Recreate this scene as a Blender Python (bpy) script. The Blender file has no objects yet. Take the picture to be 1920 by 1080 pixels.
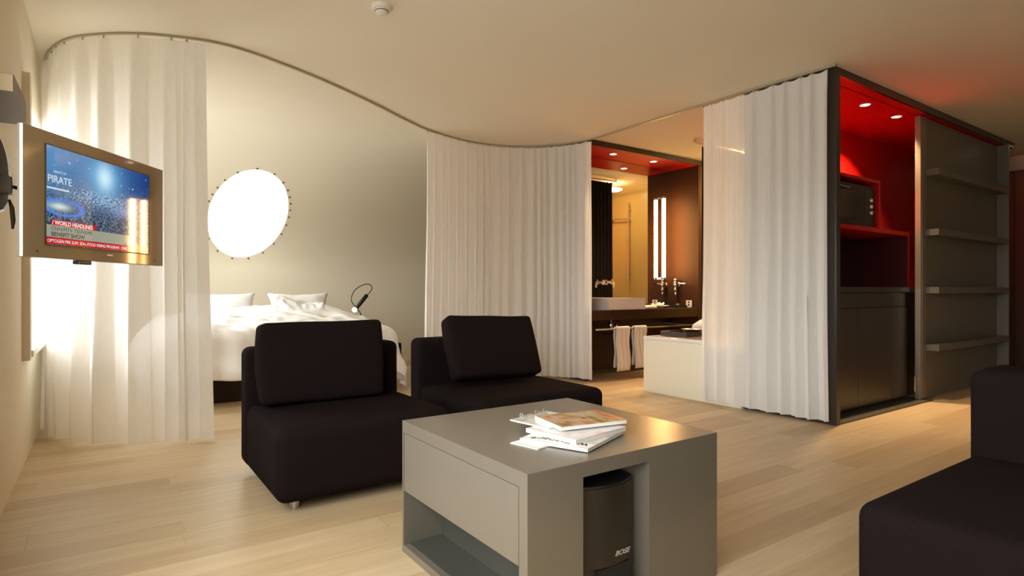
import bpy, bmesh, math, random
from mathutils import Vector, Matrix, noise

random.seed(7)
scene = bpy.context.scene
COL = scene.collection
PI = math.pi
CH = 2.66                      # ceiling height

# ------------------------------------------------------------------ camera
cd = bpy.data.cameras.new('camera'); cam = bpy.data.objects.new('camera', cd); COL.objects.link(cam)
cam.location = (0, 0, 1.0)
cam.rotation_euler = (PI/2, 0, -math.atan(768/1101.6))
cd.sensor_width = 36; cd.lens = 36*1101.6/1920; cd.shift_y = 5/1920; cd.clip_start = .02
scene.camera = cam

# ------------------------------------------------------------------ world, exposure
w = bpy.data.worlds.new('world'); scene.world = w; w.use_nodes = True
bg = w.node_tree.nodes['Background']
bg.inputs[1].default_value = 11.0
_nt = w.node_tree; _tc = _nt.nodes.new('ShaderNodeTexCoord'); _sp = _nt.nodes.new('ShaderNodeSeparateXYZ'); _cr = _nt.nodes.new('ShaderNodeValToRGB')
_nt.links.new(_tc.outputs['Generated'], _sp.inputs[0]); _nt.links.new(_sp.outputs[2], _cr.inputs[0]); _nt.links.new(_cr.outputs[0], bg.inputs[0])
_cr.color_ramp.elements[0].position = 0.0; _cr.color_ramp.elements[0].color = (.45, .44, .42, 1)      # ground
_cr.color_ramp.elements[1].position = 0.06; _cr.color_ramp.elements[1].color = (.94, .975, 1.0, 1)     # overcast sky
scene.view_settings.view_transform = 'Standard'; scene.view_settings.look = 'None'
scene.view_settings.exposure = 0.05; scene.view_settings.gamma = 1.0
scene.view_settings.use_curve_mapping = False
scene.cycles.max_bounces = 10; scene.cycles.diffuse_bounces = 7; scene.cycles.transparent_max_bounces = 12
scene.cycles.sample_clamp_indirect = 4.0
scene.cycles.caustics_reflective = False; scene.cycles.caustics_refractive = False

def portal(loc, rot, sx, sy):
    l = bpy.data.lights.new('window_portal', 'AREA'); l.shape = 'RECTANGLE'; l.size = sx; l.size_y = sy
    l.cycles.is_portal = True
    o = bpy.data.objects.new('window_portal', l); COL.objects.link(o); o.location = loc; o.rotation_euler = rot
WX = -.37
WINS = [(4.36, 7.6, .655, 2.17), (-.9, 2.4, .655, 2.17)]
REAR = []
for (a, b, c, d) in WINS:
    portal((WX-.29, (a+b)/2, (c+d)/2), (0, -PI/2, 0), d-c, b-a)
for (a, b, c, d) in REAR:
    portal(((a+b)/2, -3.49, (c+d)/2), (PI/2, 0, 0), b-a, d-c)

def spot(loc, energy, color, size=100, blend=.8, rot=(0, 0, 0), rad=.03):
    l = bpy.data.lights.new('spot_light', 'SPOT'); l.energy = energy; l.color = color
    l.spot_size = math.radians(size); l.spot_blend = blend; l.shadow_soft_size = rad
    o = bpy.data.objects.new('spot_light', l); COL.objects.link(o); o.location = loc; o.rotation_euler = rot
    return o

# ------------------------------------------------------------------ materials
def s2l(c):
    return tuple(((v/255)/12.92 if v/255 <= .04045 else ((v/255+.055)/1.055)**2.4) for v in c)

def mat(name, rgb, rough=.6, metal=0, spec=.5, coat=0, emit=None, estr=0, bump=None, var=None):
    m = bpy.data.materials.new(name); m.use_nodes = True
    nt = m.node_tree; p = nt.nodes['Principled BSDF']
    p.inputs['Base Color'].default_value = (*rgb, 1); p.inputs['Roughness'].default_value = rough
    p.inputs['Metallic'].default_value = metal; p.inputs['Specular IOR Level'].default_value = spec
    p.inputs['Coat Weight'].default_value = coat; p.inputs['Coat Roughness'].default_value = .06
    if emit:
        p.inputs['Emission Color'].default_value = (*emit, 1); p.inputs['Emission Strength'].default_value = estr
    tc = nt.nodes.new('ShaderNodeTexCoord')
    if bump:
        n = nt.nodes.new('ShaderNodeTexNoise'); n.inputs['Scale'].default_value = bump[0]; n.inputs['Detail'].default_value = 4
        b = nt.nodes.new('ShaderNodeBump'); b.inputs['Strength'].default_value = bump[1]; b.inputs['Distance'].default_value = .01
        nt.links.new(tc.outputs['Object'], n.inputs['Vector']); nt.links.new(n.outputs[0], b.inputs['Height'])
        nt.links.new(b.outputs[0], p.inputs['Normal'])
    if var:
        n = nt.nodes.new('ShaderNodeTexNoise'); n.inputs['Scale'].default_value = var[0]; n.inputs['Detail'].default_value = 6
        r = nt.nodes.new('ShaderNodeMix'); r.data_type = 'RGBA'
        r.inputs[6].default_value = (*[c*(1-var[1]) for c in rgb], 1); r.inputs[7].default_value = (*[min(1, c*(1+var[1])) for c in rgb], 1)
        nt.links.new(tc.outputs['Object'], n.inputs['Vector']); nt.links.new(n.outputs[0], r.inputs[0])
        nt.links.new(r.outputs[2], p.inputs['Base Color'])
    return m

M = {}
M['wall'] = mat('wall_paint', s2l((230, 222, 203)), .88, spec=.2, bump=(180, .04), var=(2.5, .02))
M['ceiling'] = M['wall']
M['sofa'] = mat('brown_black_wool', (.0125, .0078, .0074), .95, spec=.06, bump=(420, .5), var=(160, .35))
M['tablegrey'] = mat('satin_grey_lacquer', s2l((132, 125, 111)), .3, metal=.35, spec=.5, var=(300, .04))
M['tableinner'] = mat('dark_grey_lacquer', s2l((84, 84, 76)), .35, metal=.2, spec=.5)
M['steel'] = mat('brushed_steel', (.55, .5, .43), .3, metal=1)
M['chrome'] = mat('chrome', (.85, .82, .78), .08, metal=1)
M['white'] = mat('white_plastic', s2l((228, 224, 210)), .4)
M['linen'] = mat('white_bed_linen', (.93, .93, .92), .85, spec=.2, bump=(9, .55))
M['towel'] = mat('white_terry', (.83, .80, .74), .95, spec=.1, bump=(160, .8))
M['darkwood'] = mat('dark_stained_oak', s2l((52, 36, 24)), .35, spec=.4, var=(14, .25))
M['bedwood'] = mat('dark_bed_wood', s2l((42, 26, 16)), .5, spec=.3, var=(20, .3))
M['greybrown'] = mat('grey_brown_laminate', s2l((50, 42, 35)), .32, spec=.5, var=(30, .08))
M['shelfgrey'] = mat('grey_green_lacquer', s2l((106, 102, 90)), .4, spec=.45, var=(30, .03))
M['red'] = mat('red_lacquer', (.46, .005, .003), .42, spec=.3)
M['black'] = mat('black_plastic', (.012, .012, .012), .3)
M['rubber'] = mat('black_matte', (.01, .009, .008), .8)
M['speaker'] = mat('speaker_graphite', s2l((52, 47, 38)), .38, metal=.35, bump=(600, .1))
M['ceramic'] = mat('white_ceramic', (.82, .78, .74), .12, spec=.6)
M['cream'] = mat('cream_tub_panel', s2l((232, 226, 204)), .35, spec=.45)
M['mirror'] = mat('mirror_glass', (.86, .84, .78), .01, metal=1)
M['tvbody'] = mat('champagne_tv_plastic', s2l((146, 128, 102)), .05, metal=0, spec=.6)
M['tvedge'] = mat('grey_tv_edge', s2l((70, 68, 58)), .4)
M['mount'] = mat('dark_grey_mount', s2l((72, 62, 48)), .35, metal=.4)
M['fixgrey'] = mat('grey_fixture', s2l((112, 98, 84)), .5)
M['fixbeige'] = mat('beige_fixture', s2l((185, 166, 134)), .5)
M['blackcloth'] = mat('black_shower_cloth', (.012, .01, .009), .9, spec=.1)
M['bathwall'] = mat('bath_wall_tile', s2l((146, 132, 88)), .35, spec=.4)
M['sill'] = mat('grey_metal_sill', s2l((88, 84, 72)), .45, metal=.3)
M['copper'] = mat('copper_pipe', (.7, .35, .2), .25, metal=1)
M['paper'] = mat('paper_white', (.8, .79, .75), .5)
M['rail'] = mat('rail_aluminium', s2l((176, 166, 140)), .45, metal=.3)
M['lampglow'] = mat('downlight_glow', (1, .9, .8), .5, emit=(1, .80, .58), estr=14)
M['tubeglow'] = mat('tube_glow', (1, .9, .8), .5, emit=(1, .56, .19), estr=70)
M['bulb'] = mat('reading_bulb', (1, .95, .7), .3, emit=(1, .9, .55), estr=1.6)
M['discglow'] = mat('ceiling_lamp_glow', (1, .9, .7), .4, emit=(1, .64, .26), estr=230)
M['ink'] = mat('black_ink', (.02, .02, .02), .5)
M['silverink'] = mat('silver_lettering', (.6, .58, .5), .3, metal=.4)
M['brownwood'] = mat('red_brown_wood', s2l((58, 32, 16)), .4, var=(6, .25))

def m_curtain():
    m = bpy.data.materials.new('sheer_curtain'); m.use_nodes = True; nt = m.node_tree; nt.nodes.clear()
    o = nt.nodes.new('ShaderNodeOutputMaterial'); d = nt.nodes.new('ShaderNodeBsdfDiffuse'); t = nt.nodes.new('ShaderNodeBsdfTranslucent')
    tr = nt.nodes.new('ShaderNodeBsdfTransparent'); a = nt.nodes.new('ShaderNodeMixShader'); b = nt.nodes.new('ShaderNodeMixShader')
    tc = nt.nodes.new('ShaderNodeTexCoord'); n = nt.nodes.new('ShaderNodeTexNoise'); mp = nt.nodes.new('ShaderNodeMapping')
    mp.inputs['Scale'].default_value = (90, 90, 14); n.inputs['Scale'].default_value = 1
    r = nt.nodes.new('ShaderNodeMapRange'); r.inputs['To Min'].default_value = .03; r.inputs['To Max'].default_value = .12
    for x in (d, t): x.inputs['Color'].default_value = (.95, .935, .90, 1)
    a.inputs[0].default_value = .24
    L = nt.links.new
    L(tc.outputs['Object'], mp.inputs[0]); L(mp.outputs[0], n.inputs['Vector']); L(n.outputs[0], r.inputs['Value'])
    L(d.outputs[0], a.inputs[1]); L(t.outputs[0], a.inputs[2]); L(a.outputs[0], b.inputs[1]); L(tr.outputs[0], b.inputs[2])
    L(r.outputs[0], b.inputs[0]); L(b.outputs[0], o.inputs[0])
    return m
M['curtain'] = m_curtain()

def m_glass():
    m = bpy.data.materials.new('window_glass'); m.use_nodes = True; nt = m.node_tree; nt.nodes.clear()
    o = nt.nodes.new('ShaderNodeOutputMaterial'); g = nt.nodes.new('ShaderNodeBsdfGlossy'); t = nt.nodes.new('ShaderNodeBsdfTransparent')
    a = nt.nodes.new('ShaderNodeMixShader'); a.inputs[0].default_value = .05; g.inputs['Roughness'].default_value = .02
    nt.links.new(t.outputs[0], a.inputs[1]); nt.links.new(g.outputs[0], a.inputs[2]); nt.links.new(a.outputs[0], o.inputs[0])
    return m
M['glass'] = m_glass()

def m_membrane():
    m = bpy.data.materials.new('skylight_membrane'); m.use_nodes = True; nt = m.node_tree; nt.nodes.clear()
    o = nt.nodes.new('ShaderNodeOutputMaterial'); t = nt.nodes.new('ShaderNodeBsdfTranslucent'); d = nt.nodes.new('ShaderNodeBsdfDiffuse')
    t.inputs[0].default_value = (.8, .79, .68, 1); d.inputs[0].default_value = (.8, .8, .7, 1)
    a = nt.nodes.new('ShaderNodeMixShader'); a.inputs[0].default_value = .4
    nt.links.new(t.outputs[0], a.inputs[1]); nt.links.new(d.outputs[0], a.inputs[2]); nt.links.new(a.outputs[0], o.inputs[0])
    return m
M['membrane'] = m_membrane()

def m_floor():
    m = bpy.data.materials.new('oak_planks'); m.use_nodes = True; nt = m.node_tree; p = nt.nodes['Principled BSDF']; L = nt.links.new
    def N(op, a, b=None):
        n = nt.nodes.new('ShaderNodeMath'); n.operation = op
        for i, v in enumerate((a, b)):
            if v is None: continue
            if isinstance(v, (int, float)): n.inputs[i].default_value = v
            else: L(v, n.inputs[i])
        return n.outputs[0]
    tc = nt.nodes.new('ShaderNodeTexCoord'); sp = nt.nodes.new('ShaderNodeSeparateXYZ'); L(tc.outputs['Object'], sp.inputs[0])
    yr = N('DIVIDE', N('ADD', sp.outputs[1], 20), .145); row = N('FLOOR', yr)
    w1 = nt.nodes.new('ShaderNodeTexWhiteNoise'); w1.noise_dimensions = '1D'; L(row, w1.inputs['W'])
    xr = N('ADD', N('DIVIDE', sp.outputs[0], 1.9), N('MULTIPLY', w1.outputs['Value'], 7)); pid = N('FLOOR', xr)
    w2 = nt.nodes.new('ShaderNodeTexWhiteNoise'); w2.noise_dimensions = '1D'; L(N('ADD', N('MULTIPLY', row, 17.31), N('MULTIPLY', pid, 3.77)), w2.inputs['W'])
    base = nt.nodes.new('ShaderNodeValToRGB'); e = base.color_ramp.elements
    e[0].position = 0; e[0].color = (*s2l((188, 163, 126)), 1); e[1].position = 1; e[1].color = (*s2l((210, 188, 152)), 1)
    k = e.new(.35); k.color = (*s2l((201, 178, 140)), 1)
    L(w2.outputs['Value'], base.inputs[0])
    fy = N('FRACT', yr); fx = N('FRACT', xr)
    seam = N('MAXIMUM', N('LESS_THAN', fy, .012), N('LESS_THAN', fx, .0012))
    mp = nt.nodes.new('ShaderNodeMapping'); mp.inputs['Scale'].default_value = (1.1, 14, 1)
    cmb = nt.nodes.new('ShaderNodeCombineXYZ'); L(N('ADD', sp.outputs[0], N('MULTIPLY', w2.outputs['Value'], 9)), cmb.inputs[0]); L(sp.outputs[1], cmb.inputs[1])
    L(cmb.outputs[0], mp.inputs[0])
    n = nt.nodes.new('ShaderNodeTexNoise'); n.inputs['Scale'].default_value = 1.6; n.inputs['Detail'].default_value = 8; n.inputs['Roughness'].default_value = .6; n.inputs['Distortion'].default_value = .7
    L(mp.outputs[0], n.inputs['Vector'])
    cr = nt.nodes.new('ShaderNodeValToRGB'); cr.color_ramp.elements[0].position = .3; cr.color_ramp.elements[1].position = .72
    cr.color_ramp.elements[0].color = (.84, .82, .79, 1); cr.color_ramp.elements[1].color = (1.05, 1.04, 1.03, 1)
    L(n.outputs[0], cr.inputs[0])
    mx = nt.nodes.new('ShaderNodeMix'); mx.data_type = 'RGBA'; mx.blend_type = 'MULTIPLY'; mx.inputs[0].default_value = 1
    L(base.outputs[0], mx.inputs[6]); L(cr.outputs[0], mx.inputs[7])
    m2 = nt.nodes.new('ShaderNodeMix'); m2.data_type = 'RGBA'; L(N('MULTIPLY', seam, .35), m2.inputs[0]); L(mx.outputs[2], m2.inputs[6]); m2.inputs[7].default_value = (*s2l((110, 86, 58)), 1)
    L(m2.outputs[2], p.inputs['Base Color'])
    p.inputs['Roughness'].default_value = .42; p.inputs['Specular IOR Level'].default_value = .35
    b = nt.nodes.new('ShaderNodeBump'); b.inputs['Strength'].default_value = .1; b.inputs['Distance'].default_value = .004
    L(n.outputs[0], b.inputs['Height']); L(b.outputs[0], p.inputs['Normal'])
    return m
M['floor'] = m_floor()

# ------------------------------------------------------------------ helpers
def obj(name, bm, m, parent=None, smooth=False, loc=None, rot=None):
    me = bpy.data.meshes.new(name)
    bmesh.ops.recalc_face_normals(bm, faces=bm.faces[:])
    if smooth:
        for f in bm.faces: f.smooth = True
    bm.to_mesh(me); bm.free()
    for x in (m if isinstance(m, (list, tuple)) else [m]): me.materials.append(x)
    o = bpy.data.objects.new(name, me); COL.objects.link(o)
    if parent: o.parent = parent
    if loc: o.location = loc
    if rot: o.rotation_euler = rot
    if smooth == 'auto':
        try: me.set_sharp_from_angle(angle=math.radians(35))
        except Exception: pass
    return o

def tag(o, label, cat, group=None, kind=None):
    o['label'] = label; o['category'] = cat
    if group: o['group'] = group
    if kind: o['kind'] = kind
    return o

def thing(name, label, cat, loc=(0, 0, 0), rotz=0, group=None):
    o = bpy.data.objects.new(name, None); o.empty_display_size = .1; COL.objects.link(o)
    o.location = loc; o.rotation_euler = (0, 0, rotz)
    return tag(o, label, cat, group)

def struct(name, bm, m, label=None, **k):
    o = obj(name, bm, m, **k); o['kind'] = 'structure'
    if label: o['label'] = label
    return o

def bx(bm, x0, x1, y0, y1, z0, z1, bev=0, mi=0):
    r = bmesh.ops.create_cube(bm, size=1)
    vs = r['verts']
    bmesh.ops.scale(bm, vec=(abs(x1-x0), abs(y1-y0), abs(z1-z0)), verts=vs)
    bmesh.ops.translate(bm, vec=((x0+x1)/2, (y0+y1)/2, (z0+z1)/2), verts=vs)
    fs = set(f for v in vs for f in v.link_faces)
    for f in fs: f.material_index = mi
    if bev:
        es = list(set(e for v in vs for e in v.link_edges))
        rr = bmesh.ops.bevel(bm, geom=es, offset=bev, segments=2, profile=.7, affect='EDGES')
        for f in rr['faces']: f.material_index = mi
    return bm

def box(*a, **k):
    return bx(bmesh.new(), *a, **k)

def quad(bm, pts, mi=0):
    f = bm.faces.new([bm.verts.new(p) for p in pts]); f.material_index = mi; return f

def tube(bm, pts, r, n=10, closed=False, caps=True):
    pts = [Vector(p) for p in pts]; rings = []
    N = len(pts); up = None
    for i, p in enumerate(pts):
        a = pts[(i-1) % N] if (i > 0 or closed) else p
        b = pts[(i+1) % N] if (i < N-1 or closed) else p
        t = (b-a).normalized()
        if up is None:
            up = Vector((0, 0, 1)) if abs(t.z) < .9 else Vector((1, 0, 0))
        s = t.cross(up).normalized(); up = s.cross(t).normalized()
        rr = r[i] if isinstance(r, (list, tuple)) else r
        rings.append([bm.verts.new(p + (s*math.cos(2*PI*k/n) + up*math.sin(2*PI*k/n))*rr) for k in range(n)])
    for i in range(N if closed else N-1):
        A, B = rings[i], rings[(i+1) % N]
        for k in range(n): bm.faces.new((A[k], A[(k+1) % n], B[(k+1) % n], B[k]))
    if caps and not closed:
        bm.faces.new(rings[0][::-1]); bm.faces.new(rings[-1])
    return bm

def lathe(bm, prof, c=(0, 0, 0), n=32, mat4=None):
    rings = []
    for (r, z) in prof:
        if r < 1e-6: rings.append([bm.verts.new((c[0], c[1], c[2]+z))])
        else: rings.append([bm.verts.new((c[0]+r*math.cos(2*PI*k/n), c[1]+r*math.sin(2*PI*k/n), c[2]+z)) for k in range(n)])
    for A, B in zip(rings, rings[1:]):
        for k in range(n):
            k2 = (k+1) % n
            if len(A) == 1 and len(B) == 1: continue
            if len(A) == 1: bm.faces.new((A[0], B[k], B[k2]))
            elif len(B) == 1: bm.faces.new((A[k], A[k2], B[0]))
            else: bm.faces.new((A[k], A[k2], B[k2], B[k]))
    if mat4:
        bmesh.ops.transform(bm, matrix=mat4, verts=[v for ring in rings for v in ring])
    return bm

def catmull(P, n=12):
    P = [Vector(p) for p in P]; out = []
    Q = [P[0]*2-P[1]] + P + [P[-1]*2-P[-2]]
    for i in range(1, len(Q)-2):
        a, b, c, d = Q[i-1:i+3]
        for k in range(n):
            t = k/n
            out.append(.5*((2*b)+(c-a)*t+(2*a-5*b+4*c-d)*t*t+(3*b-a-3*c+d)*t**3))
    out.append(P[-1]); return out

def resample(P, ds):
    L = [0]
    for a, b in zip(P, P[1:]): L.append(L[-1]+(b-a).length)
    n = max(2, int(L[-1]/ds)); out = []; j = 0
    for i in range(n+1):
        s = L[-1]*i/n
        while j < len(L)-2 and L[j+1] < s: j += 1
        t = (s-L[j])/max(1e-9, L[j+1]-L[j]); out.append(P[j].lerp(P[j+1], min(1, t)))
    return out, L[-1]

def softbox(x0, x1, y0, y1, z0, z1, r=.05, n=14, puff=0, wob=0, seed=0, puffside=0):
    """rounded upholstered block; puff lifts the middle of the top"""
    bm = bmesh.new()
    hx, hy, hz = (x1-x0)/2, (y1-y0)/2, (z1-z0)/2; c = Vector(((x0+x1)/2, (y0+y1)/2, (z0+z1)/2))
    r = min(r, hx, hy, hz)
    def ts(h):
        k = 5
        lo = [-h + r*(1-math.cos(PI/2*i/k)) for i in range(k)]
        inner = [(-h+r) + (2*h-2*r)*i/n for i in range(n+1)] if h-r > 1e-4 else [0]
        return lo + inner + [-v for v in lo[::-1]]
    X, Y, Z = ts(hx), ts(hy), ts(hz)
    cache = {}
    def V(p):
        k = tuple(round(q, 6) for q in p)
        if k not in cache:
            v = Vector(p)
            q = Vector((max(-hx+r, min(hx-r, v.x)), max(-hy+r, min(hy-r, v.y)), max(-hz+r, min(hz-r, v.z))))
            d = v-q
            if d.length > 1e-7: v = q + d.normalized()*r
            u, w_, q_ = v.x/hx, v.y/hy, v.z/hz
            if puff and v.z > 0: v.z += puff*(1-u*u)*(1-w_*w_)*min(1, v.z/hz)
            if puffside:
                v.x += puffside*u*(1-w_*w_)*(1-q_*q_); v.y += puffside*w_*(1-u*u)*(1-q_*q_)
            if wob: v += noise.noise_vector((v+c)*4+Vector((seed, 0, 0)))*wob
            cache[k] = bm.verts.new(v+c)
        return cache[k]
    def face(A, B, f):
        for i in range(len(A)-1):
            for j in range(len(B)-1):
                try: bm.faces.new((V(f(A[i], B[j])), V(f(A[i+1], B[j])), V(f(A[i+1], B[j+1])), V(f(A[i], B[j+1]))))
                except ValueError: pass
    for s in (-1, 1):
        face(X, Y, lambda a, b: (a, b, s*hz)); face(X, Z, lambda a, b: (a, s*hy, b)); face(Y, Z, lambda a, b: (s*hx, a, b))
    return bm

def pillow(w_, h_, t_, n=28, ear=.05, crease=.0, seed=0, pw=.5):
    """two-sided soft pillow in local XZ plane, thickness along Y, centre origin"""
    bm = bmesh.new(); cache = {}
    def P(i, j, s):
        u, v = -1+2*i/n, -1+2*j/n
        edge = (i in (0, n)) or (j in (0, n))
        k = (i, j, 0 if edge else s)
        if k in cache: return cache[k]
        cu = 1-ear*(1-abs(v)**2)*1.0; cv = 1-ear*(1-abs(u)**2)
        x = u*w_/2*(1-ear*(1-v*v)); z = v*h_/2*(1-ear*1.2*(1-u*u))
        th = 0 if edge else t_/2*((1-u**4)*(1-v**4))**pw
        y = s*th
        nv = noise.noise_vector(Vector((x*6+seed, s*3, z*6)))
        y += nv.y*crease*(0 if edge else 1)*min(1, th*20); z += nv.z*crease*.4
        cache[k] = bm.verts.new((x, y, z)); return cache[k]
    for s in (-1, 1):
        for i in range(n):
            for j in range(n):
                q = [P(i, j, s), P(i+1, j, s), P(i+1, j+1, s), P(i, j+1, s)]
                try: bm.faces.new(q)
                except ValueError: pass
    return bm

def text_mesh(name, body, size, m, parent, loc, rot=(PI/2, 0, 0), ext=.0004, align='LEFT', sx=1, shear=0, off=0):
    cu = bpy.data.curves.new('tmp', 'FONT'); cu.body = body; cu.size = size; cu.extrude = ext; cu.align_x = align; cu.shear = shear; cu.offset = off
    t = bpy.data.objects.new('tmp', cu); COL.objects.link(t)
    dg = bpy.context.evaluated_depsgraph_get(); me = bpy.data.meshes.new_from_object(t.evaluated_get(dg))
    bpy.data.objects.remove(t); bpy.data.curves.remove(cu)
    me.name = name; me.materials.clear(); me.materials.append(m)
    o = bpy.data.objects.new(name, me); COL.objects.link(o); o.parent = parent; o.location = loc; o.rotation_euler = rot; o.scale = (sx, 1, 1)
    return o

# ------------------------------------------------------------------ room shell
XR = 9.25; YB = 8.8; YR = -3.2
struct('floor', box(WX-.02, XR, YR, YB, -.05, 0), M['floor'], 'pale oak plank floor')
struct('ceiling', box(WX-.02, XR, YR, 6.3, CH, CH+.05), M['ceiling'], 'cream painted flat ceiling')

def wall_holes(axis, at, lo, hi, z0, z1, holes, depth, name, label):
    """wall in plane axis=at, with rectangular holes and reveals going to at-depth"""
    bm = bmesh.new()
    us = sorted({lo, hi, *[h[0] for h in holes], *[h[1] for h in holes]}); zs = sorted({z0, z1, *[h[2] for h in holes], *[h[3] for h in holes]})
    P = (lambda u, z, d=0: (at-d, u, z)) if axis == 'x' else (lambda u, z, d=0: (u, at-d, z))
    for a, b in zip(us, us[1:]):
        for c, d in zip(zs, zs[1:]):
            if any(h[0] <= a and b <= h[1] and h[2] <= c and d <= h[3] for h in holes): continue
            quad(bm, [P(a, c), P(b, c), P(b, d), P(a, d)])
    for (a, b, c, d) in holes:
        for (p, q) in (((a, c), (b, c)), ((b, c), (b, d)), ((b, d), (a, d)), ((a, d), (a, c))):
            quad(bm, [P(*p), P(*q), P(*q, depth), P(*p, depth)])
    bmesh.ops.remove_doubles(bm, verts=bm.verts[:], dist=1e-5)
    return struct(name, bm, M['wall'], label)
wall_holes('x', WX, YR, YB, 0, CH, WINS, .3, 'wall_left', 'cream plaster window wall at left')
wall_holes('y', YR, WX, XR, 0, CH, REAR, .3, 'wall_rear', 'cream wall behind the viewer')
struct('wall_right', box(XR, XR+.05, YR, YB, 0, CH), M['wall'], 'cream wall at the far right')

# back wall: upright below, curving over into the ceiling, with an oval opening
TS = [PI/2*i/400 for i in range(401)]
PC = [(6.3+2.5*math.cos(t), 1.3+1.36*math.sin(t)) for t in TS]
SC = [0]
for a, b in zip(PC, PC[1:]): SC.append(SC[-1]+math.hypot(b[0]-a[0], b[1]-a[1]))
SMAX = SC[-1]
def cove(x, s, off=0):
    s = max(0, min(SMAX, s)); lo, hi = 0, 400
    while hi-lo > 1:
        m_ = (lo+hi)//2
        if SC[m_] <= s: lo = m_
        else: hi = m_
    t = (s-SC[lo])/(SC[hi]-SC[lo]); a, b = PC[lo], PC[hi]
    ang = TS[lo]+(TS[hi]-TS[lo])*t
    n = Vector((0, -math.cos(ang)/2.5, -math.sin(ang)/1.36)).normalized()
    return Vector((x, a[0]+(b[0]-a[0])*t, a[1]+(b[1]-a[1])*t)) + n*off
EC = (1.601, .93)
OUT = [(2.084,.851),(2.056,1.072),(1.989,1.295),(1.893,1.498),(1.779,1.658),(1.659,1.758),(1.541,1.785),(1.432,1.739),(1.335,1.627),(1.252,1.463),(1.187,1.267),(1.141,1.058),(1.119,.851),(1.122,.661),(1.154,.495),(1.212,.359),(1.297,.257),(1.403,.191),(1.527,.164),(1.66,.18),(1.792,.237),(1.912,.336),(2.007,.474),(2.067,.647)]
_oa = sorted((math.atan2(q[1]-EC[1], q[0]-EC[0]) % (2*PI), math.hypot(q[0]-EC[0], q[1]-EC[1])) for q in OUT)
def orad(a):
    a %= 2*PI; n = len(_oa)
    for i in range(n):
        a0, r0 = _oa[i]; a1, r1 = _oa[(i+1) % n]
        if i == n-1: a1 += 2*PI
        for aa in (a, a+2*PI):
            if a0 <= aa <= a1:
                t = (aa-a0)/(a1-a0); rm = _oa[i-1][1]; rn = _oa[(i+2) % n][1]
                return .5*((2*r0)+(r1-rm)*t+(2*rm-5*r0+4*r1-rn)*t*t+(3*r0-rm-3*r1+rn)*t**3)
    return _oa[0][1]
def back_wall():
    bm = bmesh.new(); rx0, rx1, s0, s1 = WX, XR, 0, SMAX
    angs = [2*PI*k/160 for k in range(160)]
    for (cx, cs) in ((rx0, s0), (rx1, s0), (rx1, s1), (rx0, s1)):
        angs.append(math.atan2(cs-EC[1], cx-EC[0]) % (2*PI))
    angs.sort(); rings = []
    for a in angs:
        dx, ds = orad(a)*math.cos(a), orad(a)*math.sin(a); k = 1e9
        if dx > 1e-9: k = min(k, (rx1-EC[0])/dx)
        if dx < -1e-9: k = min(k, (rx0-EC[0])/dx)
        if ds > 1e-9: k = min(k, (s1-EC[1])/ds)
        if ds < -1e-9: k = min(k, (s0-EC[1])/ds)
        row = []
        for j in range(61):
            q = 1+(k-1)*(j/60)**1.6
            row.append(bm.verts.new(cove(EC[0]+dx*q, EC[1]+ds*q)))
        rings.append(row)
    for i in range(len(rings)):
        A, B = rings[i], rings[(i+1) % len(rings)]
        for j in range(60):
            try: bm.faces.new((A[j], B[j], B[j+1], A[j+1]))
            except ValueError: pass
    for f in bm.faces: f.smooth = True
    quad(bm, [(WX, YB, 0), (XR, YB, 0), (XR, YB, 1.3), (WX, YB, 1.3)])
    return bm
struct('wall_back', back_wall(), M['wall'], 'cream bedroom wall curving smoothly into the ceiling')
# oval skylight
sk = bpy.data.objects.new('window_3', None); COL.objects.link(sk); sk['kind'] = 'structure'; sk['label'] = 'bright oval skylight with stretched white membrane'
bm = bmesh.new(); N = 96; prev = None
c0 = bm.verts.new(cove(*EC, -.01))
for j in range(1, 13):
    q = j/12*1.004
    ring = [bm.verts.new(cove(EC[0]+orad(2*PI*k/N)*q*math.cos(2*PI*k/N), EC[1]+orad(2*PI*k/N)*q*math.sin(2*PI*k/N), -.01)) for k in range(N)]
    for k in range(N):
        if prev: bm.faces.new((prev[k], ring[k], ring[(k+1) % N], prev[(k+1) % N]))
        else: bm.faces.new((c0, ring[k], ring[(k+1) % N]))
    prev = ring
obj('membrane', bm, M['membrane'], sk, smooth=True)
for k in range(24):
    a = 2*PI*(k+.3)/24
    p = cove(EC[0]+(orad(a)+.03)*math.cos(a), EC[1]+(orad(a)+.03)*math.sin(a), .004)
    b = bmesh.new(); bmesh.ops.create_icosphere(b, subdivisions=2, radius=.012, matrix=Matrix.Translation(p))
    obj('stud', b, M['mount'], sk, smooth=True)

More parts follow.
